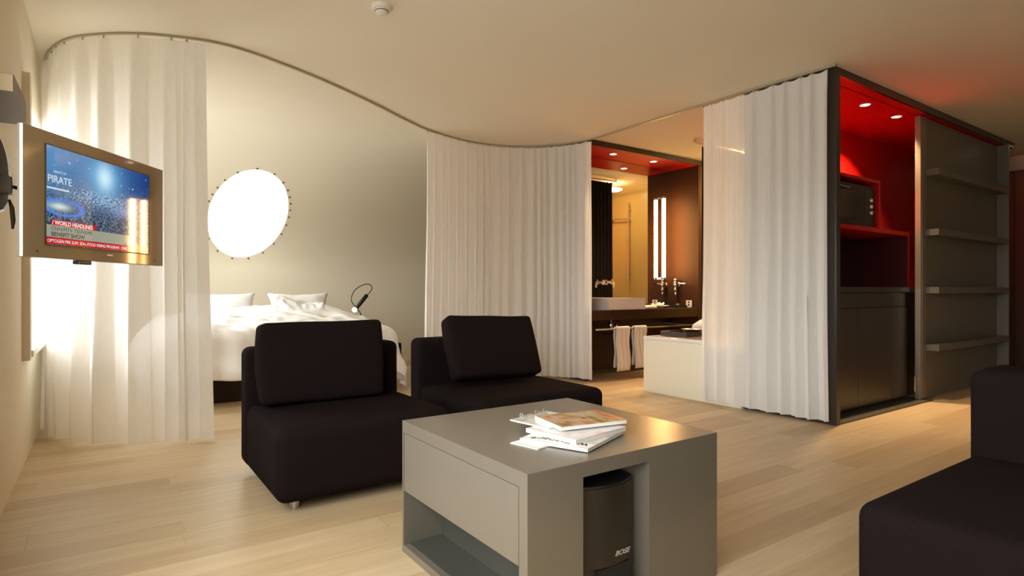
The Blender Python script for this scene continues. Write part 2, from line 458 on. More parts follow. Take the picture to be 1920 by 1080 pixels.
def window(n, axis, at, hole, label):
    root = bpy.data.objects.new('window_%d' % n, None); COL.objects.link(root); root['kind'] = 'structure'; root['label'] = label
    a, b, c, d = hole; dd = at-.27
    def B(bm, u0, u1, z0, z1, t0=dd-.03, t1=dd+.03):
        return bx(bm, t0, t1, u0, u1, z0, z1) if axis == 'x' else bx(bm, u0, u1, t0, t1, z0, z1)
    f = bmesh.new()
    for (u0, u1, z0, z1) in ((a, a+.06, c, d), (b-.06, b, c, d), (a, b, c, c+.06), (a, b, d-.06, d), ((a+b)/2-.03, (a+b)/2+.03, c, d)):
        B(f, u0+.0005, u1-.0005, z0+.0005, z1-.0005)
    obj('window_frame', f, M['white'], root)
    m_ = (a+b)/2
    for (u0, u1) in ((a+.06, m_-.03), (m_+.03, b-.06)):
        obj('pane', B(bmesh.new(), u0, u1, c+.06, d-.06, dd-.004, dd+.004), M['glass'], root)
    if axis == 'x':
        s = bmesh.new(); bx(s, at-.24, at+.045, a-.02, b+.02, c-.035, c+.002, .004)
        obj('window_sill', s, M['white'], root)
        if n == 1:
            s = bmesh.new(); bx(s, at-.001, at+.036, a-.09, a-.0, c-.05, d+.06, .003)
            obj('casing', s, M['wall'], root)
window(1, 'x', WX, WINS[0], 'bedroom window in the left wall behind the curtain')
window(2, 'x', WX, WINS[1], 'unseen window in the left wall beside the seating, widened for fill light')  # out of view; put in and widened to brighten the seating and curtains

# ------------------------------------------------------------------ curtain rail and curtains
RAIL = [(-.318, 5.753), (-.33, 5.38), (-.284, 5.10), (-.178, 4.82), (-.006, 4.62), (.163, 4.49), (.335, 4.41), (.6, 4.345), (.881, 4.395),
        (1.39, 4.616), (1.96, 4.949), (2.38, 5.23), (2.764, 5.454), (3.26, 5.60), (3.668, 5.579), (3.995, 5.41), (4.24, 5.126), (4.365, 4.79),
        (4.383, 4.4), (4.383, 4.065), (4.385, 3.3), (4.39, 2.68), (4.405, 2.17)]
RP = catmull([(x, y, 0) for x, y in RAIL], 10)
rp, _ = resample(RP, .03)
bm = bmesh.new(); rings = []
for i, p in enumerate(rp):
    t = (rp[min(i+1, len(rp)-1)]-rp[max(i-1, 0)]).normalized(); n = Vector((-t.y, t.x, 0))
    rings.append([bm.verts.new(p+n*a+Vector((0, 0, CH+b))) for a, b in ((-.009, -.001), (-.009, -.015), (.009, -.015), (.009, -.001))])
for A, B in zip(rings, rings[1:]):
    for k in range(4): bm.faces.new((A[k], A[(k+1) % 4], B[(k+1) % 4], B[k]))
tag(obj('curtain_rail', bm, M['rail']), 'thin S-curved metal curtain rail fixed under the cream ceiling', 'curtain rail')

def near(p):
    return min(range(len(rp)), key=lambda i: (rp[i]-Vector((p[0], p[1], 0))).length)

def curtain(pa, pb, label, wl, amp, seed, flareL=0, flareR=0, hem=.028):
    rnd = random.Random(seed)
    ia, ib = near(pa), near(pb); path, L = resample(rp[ia:ib+1], .0075)
    n = len(path); ds = L/(n-1)
    # irregular fold phase
    ph = [0]; cur = 0; target = wl
    knots = [0]; 
    while knots[-1] < L: knots.append(knots[-1]+wl*rnd.choice((.55, .7, .85, 1.0, 1.2, 1.4)))
    kk = 0; amps = [rnd.uniform(.6, 1.2) for _ in knots]
    root = thing('curtain', label, 'curtain', (path[n//2].x, path[n//2].y, 0))
    base = Vector((path[n//2].x, path[n//2].y, 0))
    bm = bmesh.new(); R = 46; grid = []
    top = CH-.02
    for j in range(R+1):
        row = []
        f = j/R; f2 = f**1.0
        for i, p in enumerate(path):
            s = i*ds
            while kk < len(knots)-2 and knots[kk+1] < s: kk += 1
            while kk > 0 and knots[kk] > s: kk -= 1
            u = (s-knots[kk])/(knots[kk+1]-knots[kk])
            t = (path[min(i+1, n-1)]-path[max(i-1, 0)]).normalized(); nn = Vector((-t.y, t.x, 0))
            am = amps[kk]*(1-u)+amps[min(kk+1, len(amps)-1)]*u
            w1 = math.sin(2*PI*u); w1 = math.sin(2*PI*u+.7*math.sin(2*PI*u))
            drift = noise.noise(Vector((s*5+seed, f*1.6, seed)))*(.3+.55*f)
            q = amp*am*(w1*(.55+.6*f) + .25*math.sin(4*PI*u+seed)*f) + amp*.9*drift
            q *= min(1, .35+f*9) if f < .12 else 1
            d = p + nn*q + t*(amp*.45*math.sin(4*PI*u)*f + noise.noise(Vector((s*3, f*2, seed+9)))*.012*f)
            e0, e1 = 1-s/L, s/L
            d += -t*flareL*max(0, e0-.6)/.4*f*f + t*flareR*max(0, e1-.6)/.4*f*f
            sag = .014*abs(math.sin(PI*u*1.0))*(1-f)**40
            z = top-sag-(top-hem)*f
            if j == R: z += .01*noise.noise(Vector((s*6, seed, 0)))
            row.append(bm.verts.new(d-base+Vector((0, 0, z))))
        grid.append(row)
    for A, B in zip(grid, grid[1:]):
        for i in range(n-1): bm.faces.new((A[i], A[i+1], B[i+1], B[i]))
    obj('fabric', bm, M['curtain'], root, smooth=True)
    for k in knots[:-1]:
        i = min(n-1, int(k/ds)); p = path[i]-base
        b = bmesh.new(); bx(b, p.x-.004, p.x+.004, p.y-.004, p.y+.004, CH-.034, CH-.0155)
        obj('glider', b, M['rail'], root)
    return root
curtain((-.325, 5.6), (.55, 4.36), 'white sheer curtain hanging at left behind the television', .16, .046, 3, flareR=.03, hem=.02)
curtain((2.74, 5.44), (4.375, 4.76), 'white sheer curtain on the rail bend between bed and washbasin', .11, .038, 11, flareL=.05)
curtain((4.385, 3.31), (4.402, 2.215), 'white sheer curtain beside the dark red-lined kitchenette', .12, .036, 21, flareL=.03, flareR=.01)

# ------------------------------------------------------------------ kitchenette block
def multi(name, parent, m, boxes, bev=0, smooth=False):
    bm = bmesh.new()
    for b in boxes: bx(bm, *b, bev=bev)
    return obj(name, bm, m, parent)
ks = thing('kitchenette_surround', 'dark kitchenette niche frame with red lining to the right of the curtain', 'kitchen niche', (4.45, 2.19, 0))
def ch(name, parent, m, boxes, bev=0):
    base = parent.location if parent.parent is None else parent.parent.location
    o = multi(name, parent, m, [(b[0]-base.x, b[1]-base.x, b[2]-base.y, b[3]-base.y, b[4]-base.z, b[5]-base.z) for b in boxes], bev)
    return o
ch('side_panel', ks, M['greybrown'], [(4.45, 4.505, 2.19, 2.95, 0, CH-.002)])
ch('side_lining', ks, M['red'], [(4.505, 4.52, 2.21, 2.93, 1.03, 2.6)])
ch('header', ks, M['greybrown'], [(4.505, 8.42, 2.19, 2.215, 2.6, CH-.002), (8.40, 8.42, 2.215, 2.95, 2.6, CH-.002)])
ch('soffit', ks, M['red'], [(4.505, 8.40, 2.215, 2.29, 2.6, 2.62), (4.505, 8.40, 2.30, 2.95, 2.6, 2.62)])
ch('soffit_groove', ks, M['black'], [(4.505, 8.40, 2.29, 2.30, 2.605, 2.62)])
ch('back_panel', ks, M['red'], [(4.505, 8.40, 2.93, 2.95, 1.031, 2.6)])
ch('lower_back_panel', ks, M['greybrown'], [(4.505, 8.40, 2.93, 2.95, 0, 1.03)])
ch('gap_shade_sheet', ks, M['rubber'], [(6.03, 6.40, 2.42, 2.44, .013, .984)])  # black sheet standing in for the shade in the gap beside the cabinet
ch('sill_strip', ks, M['sill'], [(4.505, 6.2, 2.192, 2.39, .0005, .012)])

cab = thing('base_cabinet', 'dark grey-brown kitchenette base cabinet with plain doors under the worktop', 'cabinet', (5.3, 2.34, 0))
ch('carcass', cab, M['greybrown'], [(4.52, 6.02, 2.36, 2.925, .03, .985)])
ch('plinth', cab, M['black'], [(4.52, 6.02, 2.38, 2.9, .012, .03)])
for (a, b) in ((4.523, 6.017),):
    ch('drawer_front', cab, M['greybrown'], [(4.523, 5.99, 2.335, 2.36, .862, .978)], .001)
for (a, b) in ((4.523, 5.095), (5.1, 5.69), (5.695, 6.017)):
    ch('door', cab, M['greybrown'], [(a, b, 2.335, 2.36, .045, .853)], .001)
tag(multi('worktop', None, M['greybrown'], [(4.52, 6.19, 2.315, 2.928, .986, 1.03)], .001), 'dark slab worktop on the kitchenette base cabinet', 'worktop')

cub = thing('microwave_cubby', 'red open wall box framing the microwave above the kitchenette shelf', 'wall box', (5.2, 2.45, 1.6))
ch('frame', cub, M['red'], [(4.522, 5.645, 2.40, 2.926, 1.945, 1.968), (5.62, 5.645, 2.40, 2.926, 1.552, 1.945), (4.522, 4.542, 2.40, 2.926, 1.552, 1.945)])
up = thing('wall_shelf', 'long red wall shelf with end board under the microwave in the kitchenette', 'shelf', (5.4, 2.45, 1.1))
ch('board', up, M['red'], [(4.522, 6.24, 2.40, 2.926, 1.513, 1.551)])
ch('end_board', up, M['red'], [(6.215, 6.24, 2.40, 2.926, 1.032, 1.512)])
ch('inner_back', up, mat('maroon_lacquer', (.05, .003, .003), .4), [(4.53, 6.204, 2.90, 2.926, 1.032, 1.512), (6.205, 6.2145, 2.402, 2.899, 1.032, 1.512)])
mw = thing('microwave', 'black microwave with small silver knobs inside the red wall box', 'microwave', (5.2, 2.42, 1.552))
ch('body', mw, M['black'], [(4.55, 5.61, 2.44, 2.9, 1.554, 1.915)], .004)
ch('door', mw, M['black'], [(4.555, 5.40, 2.425, 2.439, 1.56, 1.89)], .003)
ch('door_window', mw, mat('microwave_window', s2l((58, 54, 42)), .15), [(4.62, 5.28, 2.422, 2.4255, 1.61, 1.84)])
ch('control_panel', mw, M['black'], [(5.405, 5.605, 2.425, 2.439, 1.56, 1.89)], .003)
ch('door_handle', mw, M['steel'], [(4.7, 5.12, 2.405, 2.414, 1.86, 1.869), (4.71, 4.72, 2.413, 2.426, 1.86, 1.869), (5.10, 5.11, 2.413, 2.426, 1.86, 1.869)])
for z in (1.68, 1.735, 1.79):
    b = bmesh.new(); lathe(b, [(0, .018), (.016, .018), (.018, 0), (.018, -.002)], n=20, mat4=Matrix.Translation((5.52-5.2, 2.425-2.42, z-1.552)) @ Matrix.Rotation(PI/2, 4, 'X'))
    obj('knob', b, M['chrome'], mw, smooth=True)
hk = thing('kitchen_tap', 'small chrome tap at the left side of the kitchenette worktop', 'tap', (4.66, 2.55, 1.031))
b = bmesh.new(); tube(b, [(0, 0, 0), (0, 0, .19), (0, -.01, .215), (0, -.04, .225), (0, -.09, .22), (0, -.11, .2)], .011, 12); obj('spout', b, M['chrome'], hk, smooth=True)
b = bmesh.new(); lathe(b, [(0, 0), (.022, 0), (.022, .05), (.015, .06), (0, .06)], n=20); obj('base', b, M['chrome'], hk, smooth=True)

sl = thing('sliding_shelf_panel', 'tall grey shelving panel with four shelves at the right of the kitchenette', 'shelving', (7.1, 2.25, 0))
ch('back_board', sl, M['shelfgrey'], [(6.10, 8.10, 2.25, 2.285, .015, 2.585)], .002)
ch('side_board', sl, M['shelfgrey'], [(8.055, 8.085, 2.145, 2.249, .015, 2.585)], .001)
ch('stile', sl, mat('stile_grey', s2l((140, 130, 112)), .3, metal=.4), [(6.07, 6.10, 2.245, 2.29, .015, 2.585), (6.10, 6.185, 2.243, 2.2495, .015, 2.585)], .001)
for zt in (2.109, 1.562, 1.034, .511):
    ch('shelf', sl, M['shelfgrey'], [(6.185, 8.054, 2.143, 2.2495, zt-.058, zt)], .001)
for q in (6.11, 7.9): ch('floor_roller', sl, M['black'], [(q, q+.05, 2.25, 2.28, 0, .015)])

def downlight(x, y, z, label, group, e, col=(1, .68, .38), size=125, r=.045, tilt=0):
    t = thing('downlight', label, 'downlight', (x, y, z), group=group)
    b = bmesh.new(); lathe(b, [(r+.004, 0), (r+.004, -.004), (r-.006, -.005), (r-.008, -.001)], n=28); obj('ring', b, M['white'], t, smooth=True)
    b = bmesh.new(); lathe(b, [(0, -.0035), (r-.008, -.002)], n=28); obj('lamp', b, M['lampglow'], t, smooth=True)
    spot((x, y, z-.012), e, col, size, .7, rot=(tilt, 0, 0))
downlight(5.385, 2.41, 2.6, 'left round downlight in the red kitchenette soffit', 'kitchenette downlights', 110, size=100, tilt=-.03)
downlight(5.989, 2.41, 2.6, 'right round downlight in the red kitchenette soffit', 'kitchenette downlights', 300, size=106, tilt=.3)

# wood wardrobe at far right with a light above
wd = thing('hall_wardrobe', 'dark red-brown wooden wardrobe at the right edge beyond the grey shelving', 'wardrobe', (9.1, 1.8, 0))
ch('side', wd, M['brownwood'], [(8.98, 9.24, .6, 3.2, 0, 2.44)], .003)
for k in range(3):
    ch('door', wd, M['brownwood'], [(8.955, 8.98, .605+k*.865, .605+k*.865+.86, .03, 2.42)], .002)
downlight(8.6, 2.05, CH, 'small round ceiling downlight in front of the hall wardrobe', 'hall downlights', 7, size=150)

# ------------------------------------------------------------------ bathroom
struct('wall_bathroom', box(6.95, 7.0, 2.95, 5.4, 0, CH), M['bathwall'], 'yellowish tiled bathroom wall seen in the mirror')
struct('wall_alcove', bx(box(6.30, 6.95, 4.80, 4.85, 0, CH), 4.40, 6.95, 5.32, 5.38, 0, CH), M['bathwall'], 'wall behind the washbasin alcove')
al = thing('washbasin_surround', 'dark wooden washbasin alcove with red soffit beyond the curtain gap', 'alcove', (5.3, 5.0, 0))
ch('right_panel', al, mat('panel_wood', s2l((60, 33, 14)), .6, spec=.2, var=(9, .15)), [(6.24, 6.298, 4.79, 5.315, 0, 2.6)])
ch('left_panel', al, M['darkwood'], [(4.385, 4.405, 4.85, 5.315, 0, 2.6)])
ch('back_panel', al, M['darkwood'], [(4.405, 6.24, 5.222, 5.30, .04, 2.6)])
ch('header', al, M['darkwood'], [(4.385, 6.298, 4.78, 4.80, 2.6, CH-.002)])
ch('soffit', al, M['red'], [(4.385, 6.298, 4.80, 5.315, 2.6, 2.63)])
tag(multi('wall_mirror', None, M['mirror'], [(4.41, 6.238, 5.215, 5.2215, .80, 2.597)]), 'large frameless mirror above the washbasin counter', 'mirror')
tag(multi('washbasin_counter', None, M['darkwood'], [(4.41, 6.238, 4.80, 5.214, .67, .78)], .002), 'thick dark wooden counter carrying the white washbasin', 'counter')
downlight(4.907, 4.965, 2.6, 'left round downlight in the red alcove soffit', 'alcove downlights', 110, size=110)
downlight(5.596, 4.965, 2.6, 'right round downlight in the red alcove soffit', 'alcove downlights', 110, size=110)
# basin
bs = thing('washbasin', 'white rectangular ceramic basin on the dark counter', 'washbasin', (5.0, 4.98, .781))
b = bmesh.new()
def open_box(bm, x0, x1, y0, y1, z0, z1, t):
    bx(bm, x0, x0+t, y0, y1, z0, z1); bx(bm, x1-t, x1, y0, y1, z0, z1)
    bx(bm, x0+t, x1-t, y0, y0+t, z0, z1); bx(bm, x0+t, x1-t, y1-t, y1, z0, z1); bx(bm, x0+t, x1-t, y0+t, y1-t, z0, z0+t)
open_box(b, -.31, .285, -.165, .19, 0, .132, .018)
bmesh.ops.remove_doubles(b, verts=b.verts[:], dist=1e-5)
obj('bowl', b, M['ceramic'], bs)
b = bmesh.new(); lathe(b, [(0, .004), (.022, .003), (.024, 0)], c=(0, 0, .018), n=20); obj('drain', b, M['chrome'], bs, smooth=True)
# faucet on mirror
fa = thing('basin_faucet', 'chrome two-handle faucet projecting from the mirror above the basin', 'faucet', (5.01, 5.214, 1.10))
b = bmesh.new(); tube(b, [(0, -.002, 0), (0, -.05, .004), (0, -.10, .008), (0, -.135, 0), (0, -.15, -.025), (0, -.15, -.06)], .012, 12); obj('spout', b, M['chrome'], fa, smooth=True)
b = bmesh.new(); lathe(b, [(0, -.03), (.02, -.03), (.024, -.02), (.018, 0), (.03, .001), (.03, .0)], n=20, mat4=Matrix.Translation((0, 0, 0)) @ Matrix.Rotation(PI/2, 4, 'X')); 
bmesh.ops.translate(b, vec=(0, -.031, 0), verts=b.verts[:]); obj('mount_plate', b, M['chrome'], fa, smooth=True)
for s in (-1, 1):
    b = bmesh.new()
    tube(b, [(s*.07, 0, 0), (s*.07, -.045, 0)], .015, 14); bmesh.ops.create_uvsphere(b, u_segments=14, v_segments=10, radius=.02, matrix=Matrix.Translation((s*.07, -.05, 0)))
    tube(b, [(s*.07-.03, -.052, 0), (s*.07+.03, -.052, 0)], .006, 10); tube(b, [(s*.07, -.052, -.03), (s*.07, -.052, .035)], .006, 10)
    obj('handle', b, M['chrome'], fa, smooth=True)
# tube lamp
tl = thing('mirror_lamp', 'tall glowing vertical tube lamp mounted on the mirror', 'wall lamp', (6.0, 5.148, 1.16))
b = bmesh.new(); tube(b, [(0, 0, .01), (0, 0, 1.05)], .023, 20); obj('tube', b, M['tubeglow'], tl, smooth=True)
for z in (0, 1.05):
    b = bmesh.new(); tube(b, [(0, 0, z-.015), (0, 0, z+.012)], .033, 20); bx(b, -.012, .012, .02, .066, z-.012, z+.012); obj('end_cap', b, M['chrome'], tl)

# wall tap / lever set on right panel
wt = thing('wall_valve', 'polished chrome ball-shaped valve with side lever on the dark alcove panel', 'valve', (6.239, 5.107, .94))
b = bmesh.new()
lathe(b, [(0, 0), (.014, .004), (.018, .02), (.01, .036), (.014, .045), (.028, .07), (.024, .09), (.014, .1), (.03, .12), (.034, .14), (.028, .17), (.022, .185), (.03, .2), (.026, .215), (0, .22)], c=(-.055, 0, 0), n=24)
obj('body', b, M['chrome'], wt, smooth=True)
b = bmesh.new(); tube(b, [(-.055, -.02, .15), (-.055, -.08, .152), (-.055, -.15, .15)], [.008, .011, .013], 12); obj('lever', b, M['chrome'], wt, smooth=True)
b = bmesh.new(); tube(b, [(-.001, 0, .14), (-.055, 0, .14)], .014, 12); tube(b, [(-.001, 0, .14), (-.008, 0, .14)], .035, 20); obj('wall_mount', b, M['chrome'], wt, smooth=True)
so = thing('power_socket', 'white double power socket on the dark alcove panel above the counter', 'socket', (6.239, 4.93, .82))
b = bmesh.new(); bx(b, -.012, 0, -.045, .045, -.035, .055, .003); obj('plate', b, M['white'], so)
b = bmesh.new(); 
for z in (-.005, .03): tube(b, [(-.0125, 0, z), (-.009, 0, z)], .014, 16)
obj('outlet', b, M['ink'], so)
# soap tray with small items
st = thing('toiletries_tray', 'shallow pale dish on the counter to the right of the basin', 'dish', (5.70, 5.0, .781))
b = bmesh.new(); lathe(b, [(0, .004), (.09, .004), (.14, .03), (.15, .036), (.145, .03), (.1, 0), (0, 0)], n=32); obj('dish', b, M['ceramic'], st, smooth=True)
for i in range(9):
    x, y = 5.70+.085*math.cos(i*2.4)*(.4+.07*i), 5.0+.085*math.sin(i*2.4)*(.4+.07*i)
    b = softbox(-.035, .035, -.022, .022, -.012, .012, .008, 3)
    o = obj('toiletry_packet', b, M['towel'], smooth=True, loc=(x, y, .802+.012*(i % 3)), rot=(random.uniform(-.5, .5), random.uniform(-.6, .6), i*1.3))
    tag(o, 'small white toiletry packet heaped in the pale dish by the mirror', 'toiletry', 'toiletry packets in the dish')
tw = tag(obj('folded_cloth', softbox(-.11, .11, -.07, .07, 0, .035, .015, 6, puff=.008), M['towel'], smooth=True, loc=(5.41, 4.90, .781), rot=(0, 0, .1)), 'folded white face cloth on the counter right beside the basin', 'cloth')
dt = thing('black_tray', 'small black tray near the power socket on the dark counter', 'tray', (6.06, 4.98, .781))
b = bmesh.new(); open_box(b, -.1, .1, -.08, .08, 0, .03, .006); obj('tray_body', b, M['black'], dt)
b = bmesh.new(); tube(b, [(0, 0, .0065), (0, 0, .05)], [.03, .035], 18)
tag(obj('dark_cup', b, M['black'], smooth=True, loc=(6.06, 4.98, .781)), 'small dark cup standing in the black counter tray', 'cup')
# towel rail and towels
tr = thing('towel_rail', 'long steel towel rail in front of the dark washbasin counter', 'towel rail', (5.3, 4.75, .57))
b = bmesh.new(); tube(b, [(-.87, 0, 0), (.93, 0, 0)], .010, 12); obj('bar', b, M['steel'], tr, smooth=True)
for x in (-.6, .8):
    b = bmesh.new(); bx(b, x-.008, x+.008, -.004, .465, -.008, .008); obj('bracket', b, M['steel'], tr)
def hang_towel(x0, x1, zf, zb, label):
    t = thing('hand_towel', label, 'towel', ((x0+x1)/2, 4.75, .57), group='hand towels on the rail')
    bm = bmesh.new(); n = 14; prof = []
    for k in range(14): prof.append((-.022-.012*math.sin(k*.5), (zf-.57)*(1-k/14)))
    for k in range(9): a = PI-PI*k/8; prof.append((.022*math.cos(a), .022*math.sin(a)*.8+.003))
    for k in range(1, 15): prof.append((.022+.008*math.sin(k*.6), (zb-.57)*k/14))
    W = (x1-x0)/2; rows = []
    for (y, z) in prof:
        rows.append([bm.verts.new(((-W+2*W*i/n)*(1+.03*(-z)), y+.004*math.sin(i*1.3+z*6), z)) for i in range(n+1)])
    for A, B in zip(rows, rows[1:]):
        for i in range(n): bm.faces.new((A[i], A[i+1], B[i+1], B[i]))
    o = obj('towel_cloth', bm, M['towel'], t, smooth=True)
    sm = o.modifiers.new('s', 'SOLIDIFY'); sm.thickness = .014; sm.offset = 0
    return t
hang_towel(4.73, 4.93, .095, .13, 'left white hand towel hanging on the steel rail')
hang_towel(5.02, 5.21, .11, .14, 'right white hand towel hanging on the steel rail next to the tub')
# waste trap and pipe
wp = thing('waste_trap', 'chrome waste trap and copper pipe under the washbasin counter', 'plumbing', (4.9, 5.0, .669))
b = bmesh.new(); lathe(b, [(0, -.13), (.02, -.13), (.028, -.11), (.022, -.085), (.028, -.06), (.018, -.045), (.018, 0)], n=20); obj('trap', b, M['chrome'], wp, smooth=True)
b = bmesh.new(); tube(b, [(.1, 0, 0), (.1, 0, -.2)], .014, 12); tube(b, [(.1, 0, -.19), (.1, .22, -.19)], .014, 12); obj('pipe', b, M['copper'], wp, smooth=True)
# tub
tb = thing('bathtub', 'cream panelled rectangular bathtub beside the curtain gap', 'bathtub', (4.9, 3.35, 0))
b = bmesh.new(); 
for q in ((-.46, -.42, -.38, .716, 0, .515), (.42, .46, -.38, .716, 0, .515), (-.42, .42, -.38, -.34, 0, .515), (-.42, .42, .676, .716, 0, .515)): bx(b, *q)
obj('side_panel', b, M['cream'], tb)
b = bmesh.new(); bx(b, -.462, -.36, -.382, .718, .516, .548, .006); bx(b, .36, .462, -.382, .718, .516, .548, .006); bx(b, -.36, .36, -.382, -.28, .516, .548, .006); bx(b, -.36, .36, .6, .718, .516, .548, .006)
obj('rim', b, M['ceramic'], tb)
b = bmesh.new(); open_box(b, -.36, .36, -.28, .6, .1, .53, .01); obj('basin', b, M['ceramic'], tb)
ty = thing('wooden_tray', 'dark wooden tray lying across the cream bathtub rim', 'tray', (4.98, 3.83, .549))
b = bmesh.new(); bx(b, -.38, .38, -.16, .16, 0, .012); bx(b, -.38, .38, -.16, -.145, .012, .045); bx(b, -.38, .38, .145, .16, .012, .045); bx(b, -.38, -.365, -.145, .145, .012, .045); bx(b, .365, .38, -.145, .145, .012, .045)
obj('tray_body', b, M['darkwood'], ty)
bw = tag(obj('metal_bowl', lathe(bmesh.new(), [(0, 0), (.06, 0), (.075, .006), (.1, .05), (.115, .055), (.095, .052), (.07, .01), (0, .008)], n=28), M['steel'], smooth=True, loc=(4.86, 3.80, .562)), 'shallow silver bowl on the dark tray over the bathtub', 'bowl')
tag(obj('rolled_towel', softbox(-.19, .19, -.075, .075, -.045, .045, .04, 8, wob=.012, puff=.015), M['towel'], smooth=True, loc=(5.15, 3.85, .66), rot=(0, -.28, .1)), 'white towel heaped over the silver bowl on the bathtub tray', 'towel')
# shower: black curtain, riser, ceiling lamp, glass door (seen in the mirror)
def flat_curtain(x0, x1, y, label):
    bm = bmesh.new(); n = 160; R = 20; g = []
    for j in range(R+1):
        f = j/R
        g.append([bm.verts.new((x0+(x1-x0)*i/n, y+(.03+.02*f)*math.sin(i*.42+.6*math.sin(i*.05)), 2.6-2.57*f-.012*abs(math.sin(i*.21))*(f == 0))) for i in range(n+1)])
    for A, B in zip(g, g[1:]):
        for i in range(n): bm.faces.new((A[i], A[i+1], B[i+1], B[i]))
    return tag(obj('shower_curtain', bm, M['blackcloth'], smooth=True), label, 'curtain')
flat_curtain(5.45, 6.22, 4.12, 'black pleated shower curtain seen in the mirror')
b = bmesh.new(); tube(b, [(5.3, 4.12, 2.63), (6.3, 4.12, 2.63)], .01, 10); bx(b, 5.3, 5.32, 4.11, 4.13, 2.63, CH-.001); bx(b, 6.28, 6.3, 4.11, 4.13, 2.63, CH-.001)
tag(obj('shower_rail', b, M['steel']), 'short ceiling rail carrying the black shower curtain', 'curtain rail')
sh = thing('shower_riser', 'slim chrome shower riser with side arm on the tiled wall', 'shower', (6.90, 3.78, 0))
b = bmesh.new(); tube(b, [(0, 0, 1.15), (0, 0, 2.42)], .011, 12); bx(b, 0, .049, -.01, .01, 1.2, 1.22); bx(b, 0, .049, -.01, .01, 2.3, 2.32); obj('pole', b, M['steel'], sh)
b = bmesh.new(); tube(b, [(0, .05, 2.15), (0, -.38, 2.17)], .009, 10); lathe(b, [(0, 0), (.045, 0), (.045, -.012), (0, -.012)], c=(0, -.38, 2.165), n=24); obj('arm', b, M['steel'], sh)
cl = thing('round_ceiling_lamp', 'round glowing ceiling lamp in the bathroom seen in the mirror', 'ceiling lamp', (6.45, 3.85, CH))
b = bmesh.new(); lathe(b, [(0, -.115), (.15, -.112), (.175, -.10), (.15, -.09), (0, -.086)], n=36); obj('diffuser', b, M['discglow'], cl, smooth=True)
b = bmesh.new(); tube(b, [(0, 0, -.001), (0, 0, -.085)], .02, 16); lathe(b, [(0, -.012), (.05, -.012), (.05, 0)], n=24); obj('stem', b, M['chrome'], cl, smooth='auto')

# ------------------------------------------------------------------ bedroom
bd = thing('bed', 'low double bed with dark wooden platform base', 'bed', (1.45, 6.75, 0))
b = bmesh.new(); bx(b, -.95, .95, -.98, 1.05, 0, .30, .004); obj('base', b, M['bedwood'], bd)
obj('mattress', softbox(-.93, .93, -.96, 1.05, .301, .56, .06, 6), M['linen'], bd, smooth=True)
def duvet():
    bm = bmesh.new(); W, Y0, Y1 = .95, 5.77, 7.36; cx = 1.45
    ovx, ovy = .56, .445; NX, NY = 130, 110; g = []
    for j in range(NY+1):
        row = []
        b_ = -ovy+(Y1-Y0+ovy)*j/NY       # along bed from foot hem to head
        for i in range(NX+1):
            a_ = -(W+ovx)+2*(W+ovx)*i/NX
            oa = max(0, abs(a_)-W+.06); ob = max(0, -b_+.04)
            sx = math.copysign(min(abs(a_), W-.06), a_); sy = max(b_, -.04+.0)
            r = math.hypot(oa, ob)
            yrel = max(0, b_)/(Y1-Y0)
            top = .655+.10*yrel+.055*math.exp(-((sx-.35)/.6)**2)*(.4+yrel)
            edge = min(1, (W-.06-abs(sx))/.3) if True else 1
            top -= .035*(1-edge)**2
            nz = noise.noise(Vector((a_*2.2, b_*2.2, 1)))*.04 + noise.noise(Vector((a_*6, b_*6, 4)))*.02 + (.5-abs(noise.noise(Vector((a_*3.1+b_*2, b_*3.5-a_, 8)))))*.05 - abs(noise.noise(Vector((a_*7+b_*3, b_*5-a_*2, 3))))*.025
            if r > 0:
                dx, dy = (oa/r)*math.copysign(1, a_), -(ob/r)
                side = oa/r
                R_ = .12+.13*side*(.4+.6*min(1, yrel*2+.2))      # puffier on the flanks
                if r < R_*PI/2: out, drop = R_*math.sin(r/R_), R_*(1-math.cos(r/R_))
                else: out, drop = R_+.04*side*math.sin((r-R_*PI/2)*5), R_+(r-R_*PI/2)
                per = (b_ if side > .7 else a_)
                fold = .075*math.sin(per*11+2.5*noise.noise(Vector((per*2, 3, 1))))+.022*math.sin(per*25+1)
                fw = min(1, drop/.35); out += fold*fw; drop += .02*math.sin(per*9)*fw
                out += abs(noise.noise(Vector((a_*4, b_*4, 2))))*.04*fw
                x = cx+sx+dx*out; y = Y0+sy+dy*out; z = top-drop+nz*(1-fw)
            else:
                x, y, z = cx+a_, Y0+b_, top+nz
            z = max(z, .02)
            row.append(bm.verts.new((x, y, z)))
        g.append(row)
    for A, B in zip(g, g[1:]):
        for i in range(NX): bm.faces.new((A[i], A[i+1], B[i+1], B[i]))
    return bm
M['duvet'] = mat('duvet_cotton', (.93, .93, .92), .85, spec=.2, bump=(7, .6))
dv = tag(obj('duvet', duvet(), M['duvet'], smooth=True), 'rumpled white duvet spilling over the sides of the low dark bed', 'duvet')
sm = dv.modifiers.new('s', 'SOLIDIFY'); sm.thickness = .02; sm.offset = 0
def put_pillow(x, y, z, w_, h_, t_, rx, rz, label, seed, ear=.06):
    o = obj('pillow', pillow(w_, h_, t_, ear=ear, crease=.012, seed=seed), M['linen'], smooth=True, loc=(x, y, z), rot=(rx, 0, rz))
    return tag(o, label, 'pillow', 'bed pillows')
put_pillow(1.13, 7.58, .785, .78, .40, .17, -.3, 0, 'left white pillow propped at the head of the bed', 1, .10)
put_pillow(2.03, 7.58, .785, .76, .40, .17, -.3, 0, 'right white pillow with pointed corners at the head of the bed', 5, .13)
_rb = softbox(-.27, .27, -.17, .17, -.06, .06, .055, 30, puff=.03, wob=.06, seed=3)
for v in _rb.verts:
    v.co += Vector((0, 0, 1))*(.5-abs(noise.noise(v.co*11)))*.035 + noise.noise_vector(v.co*17)*.012
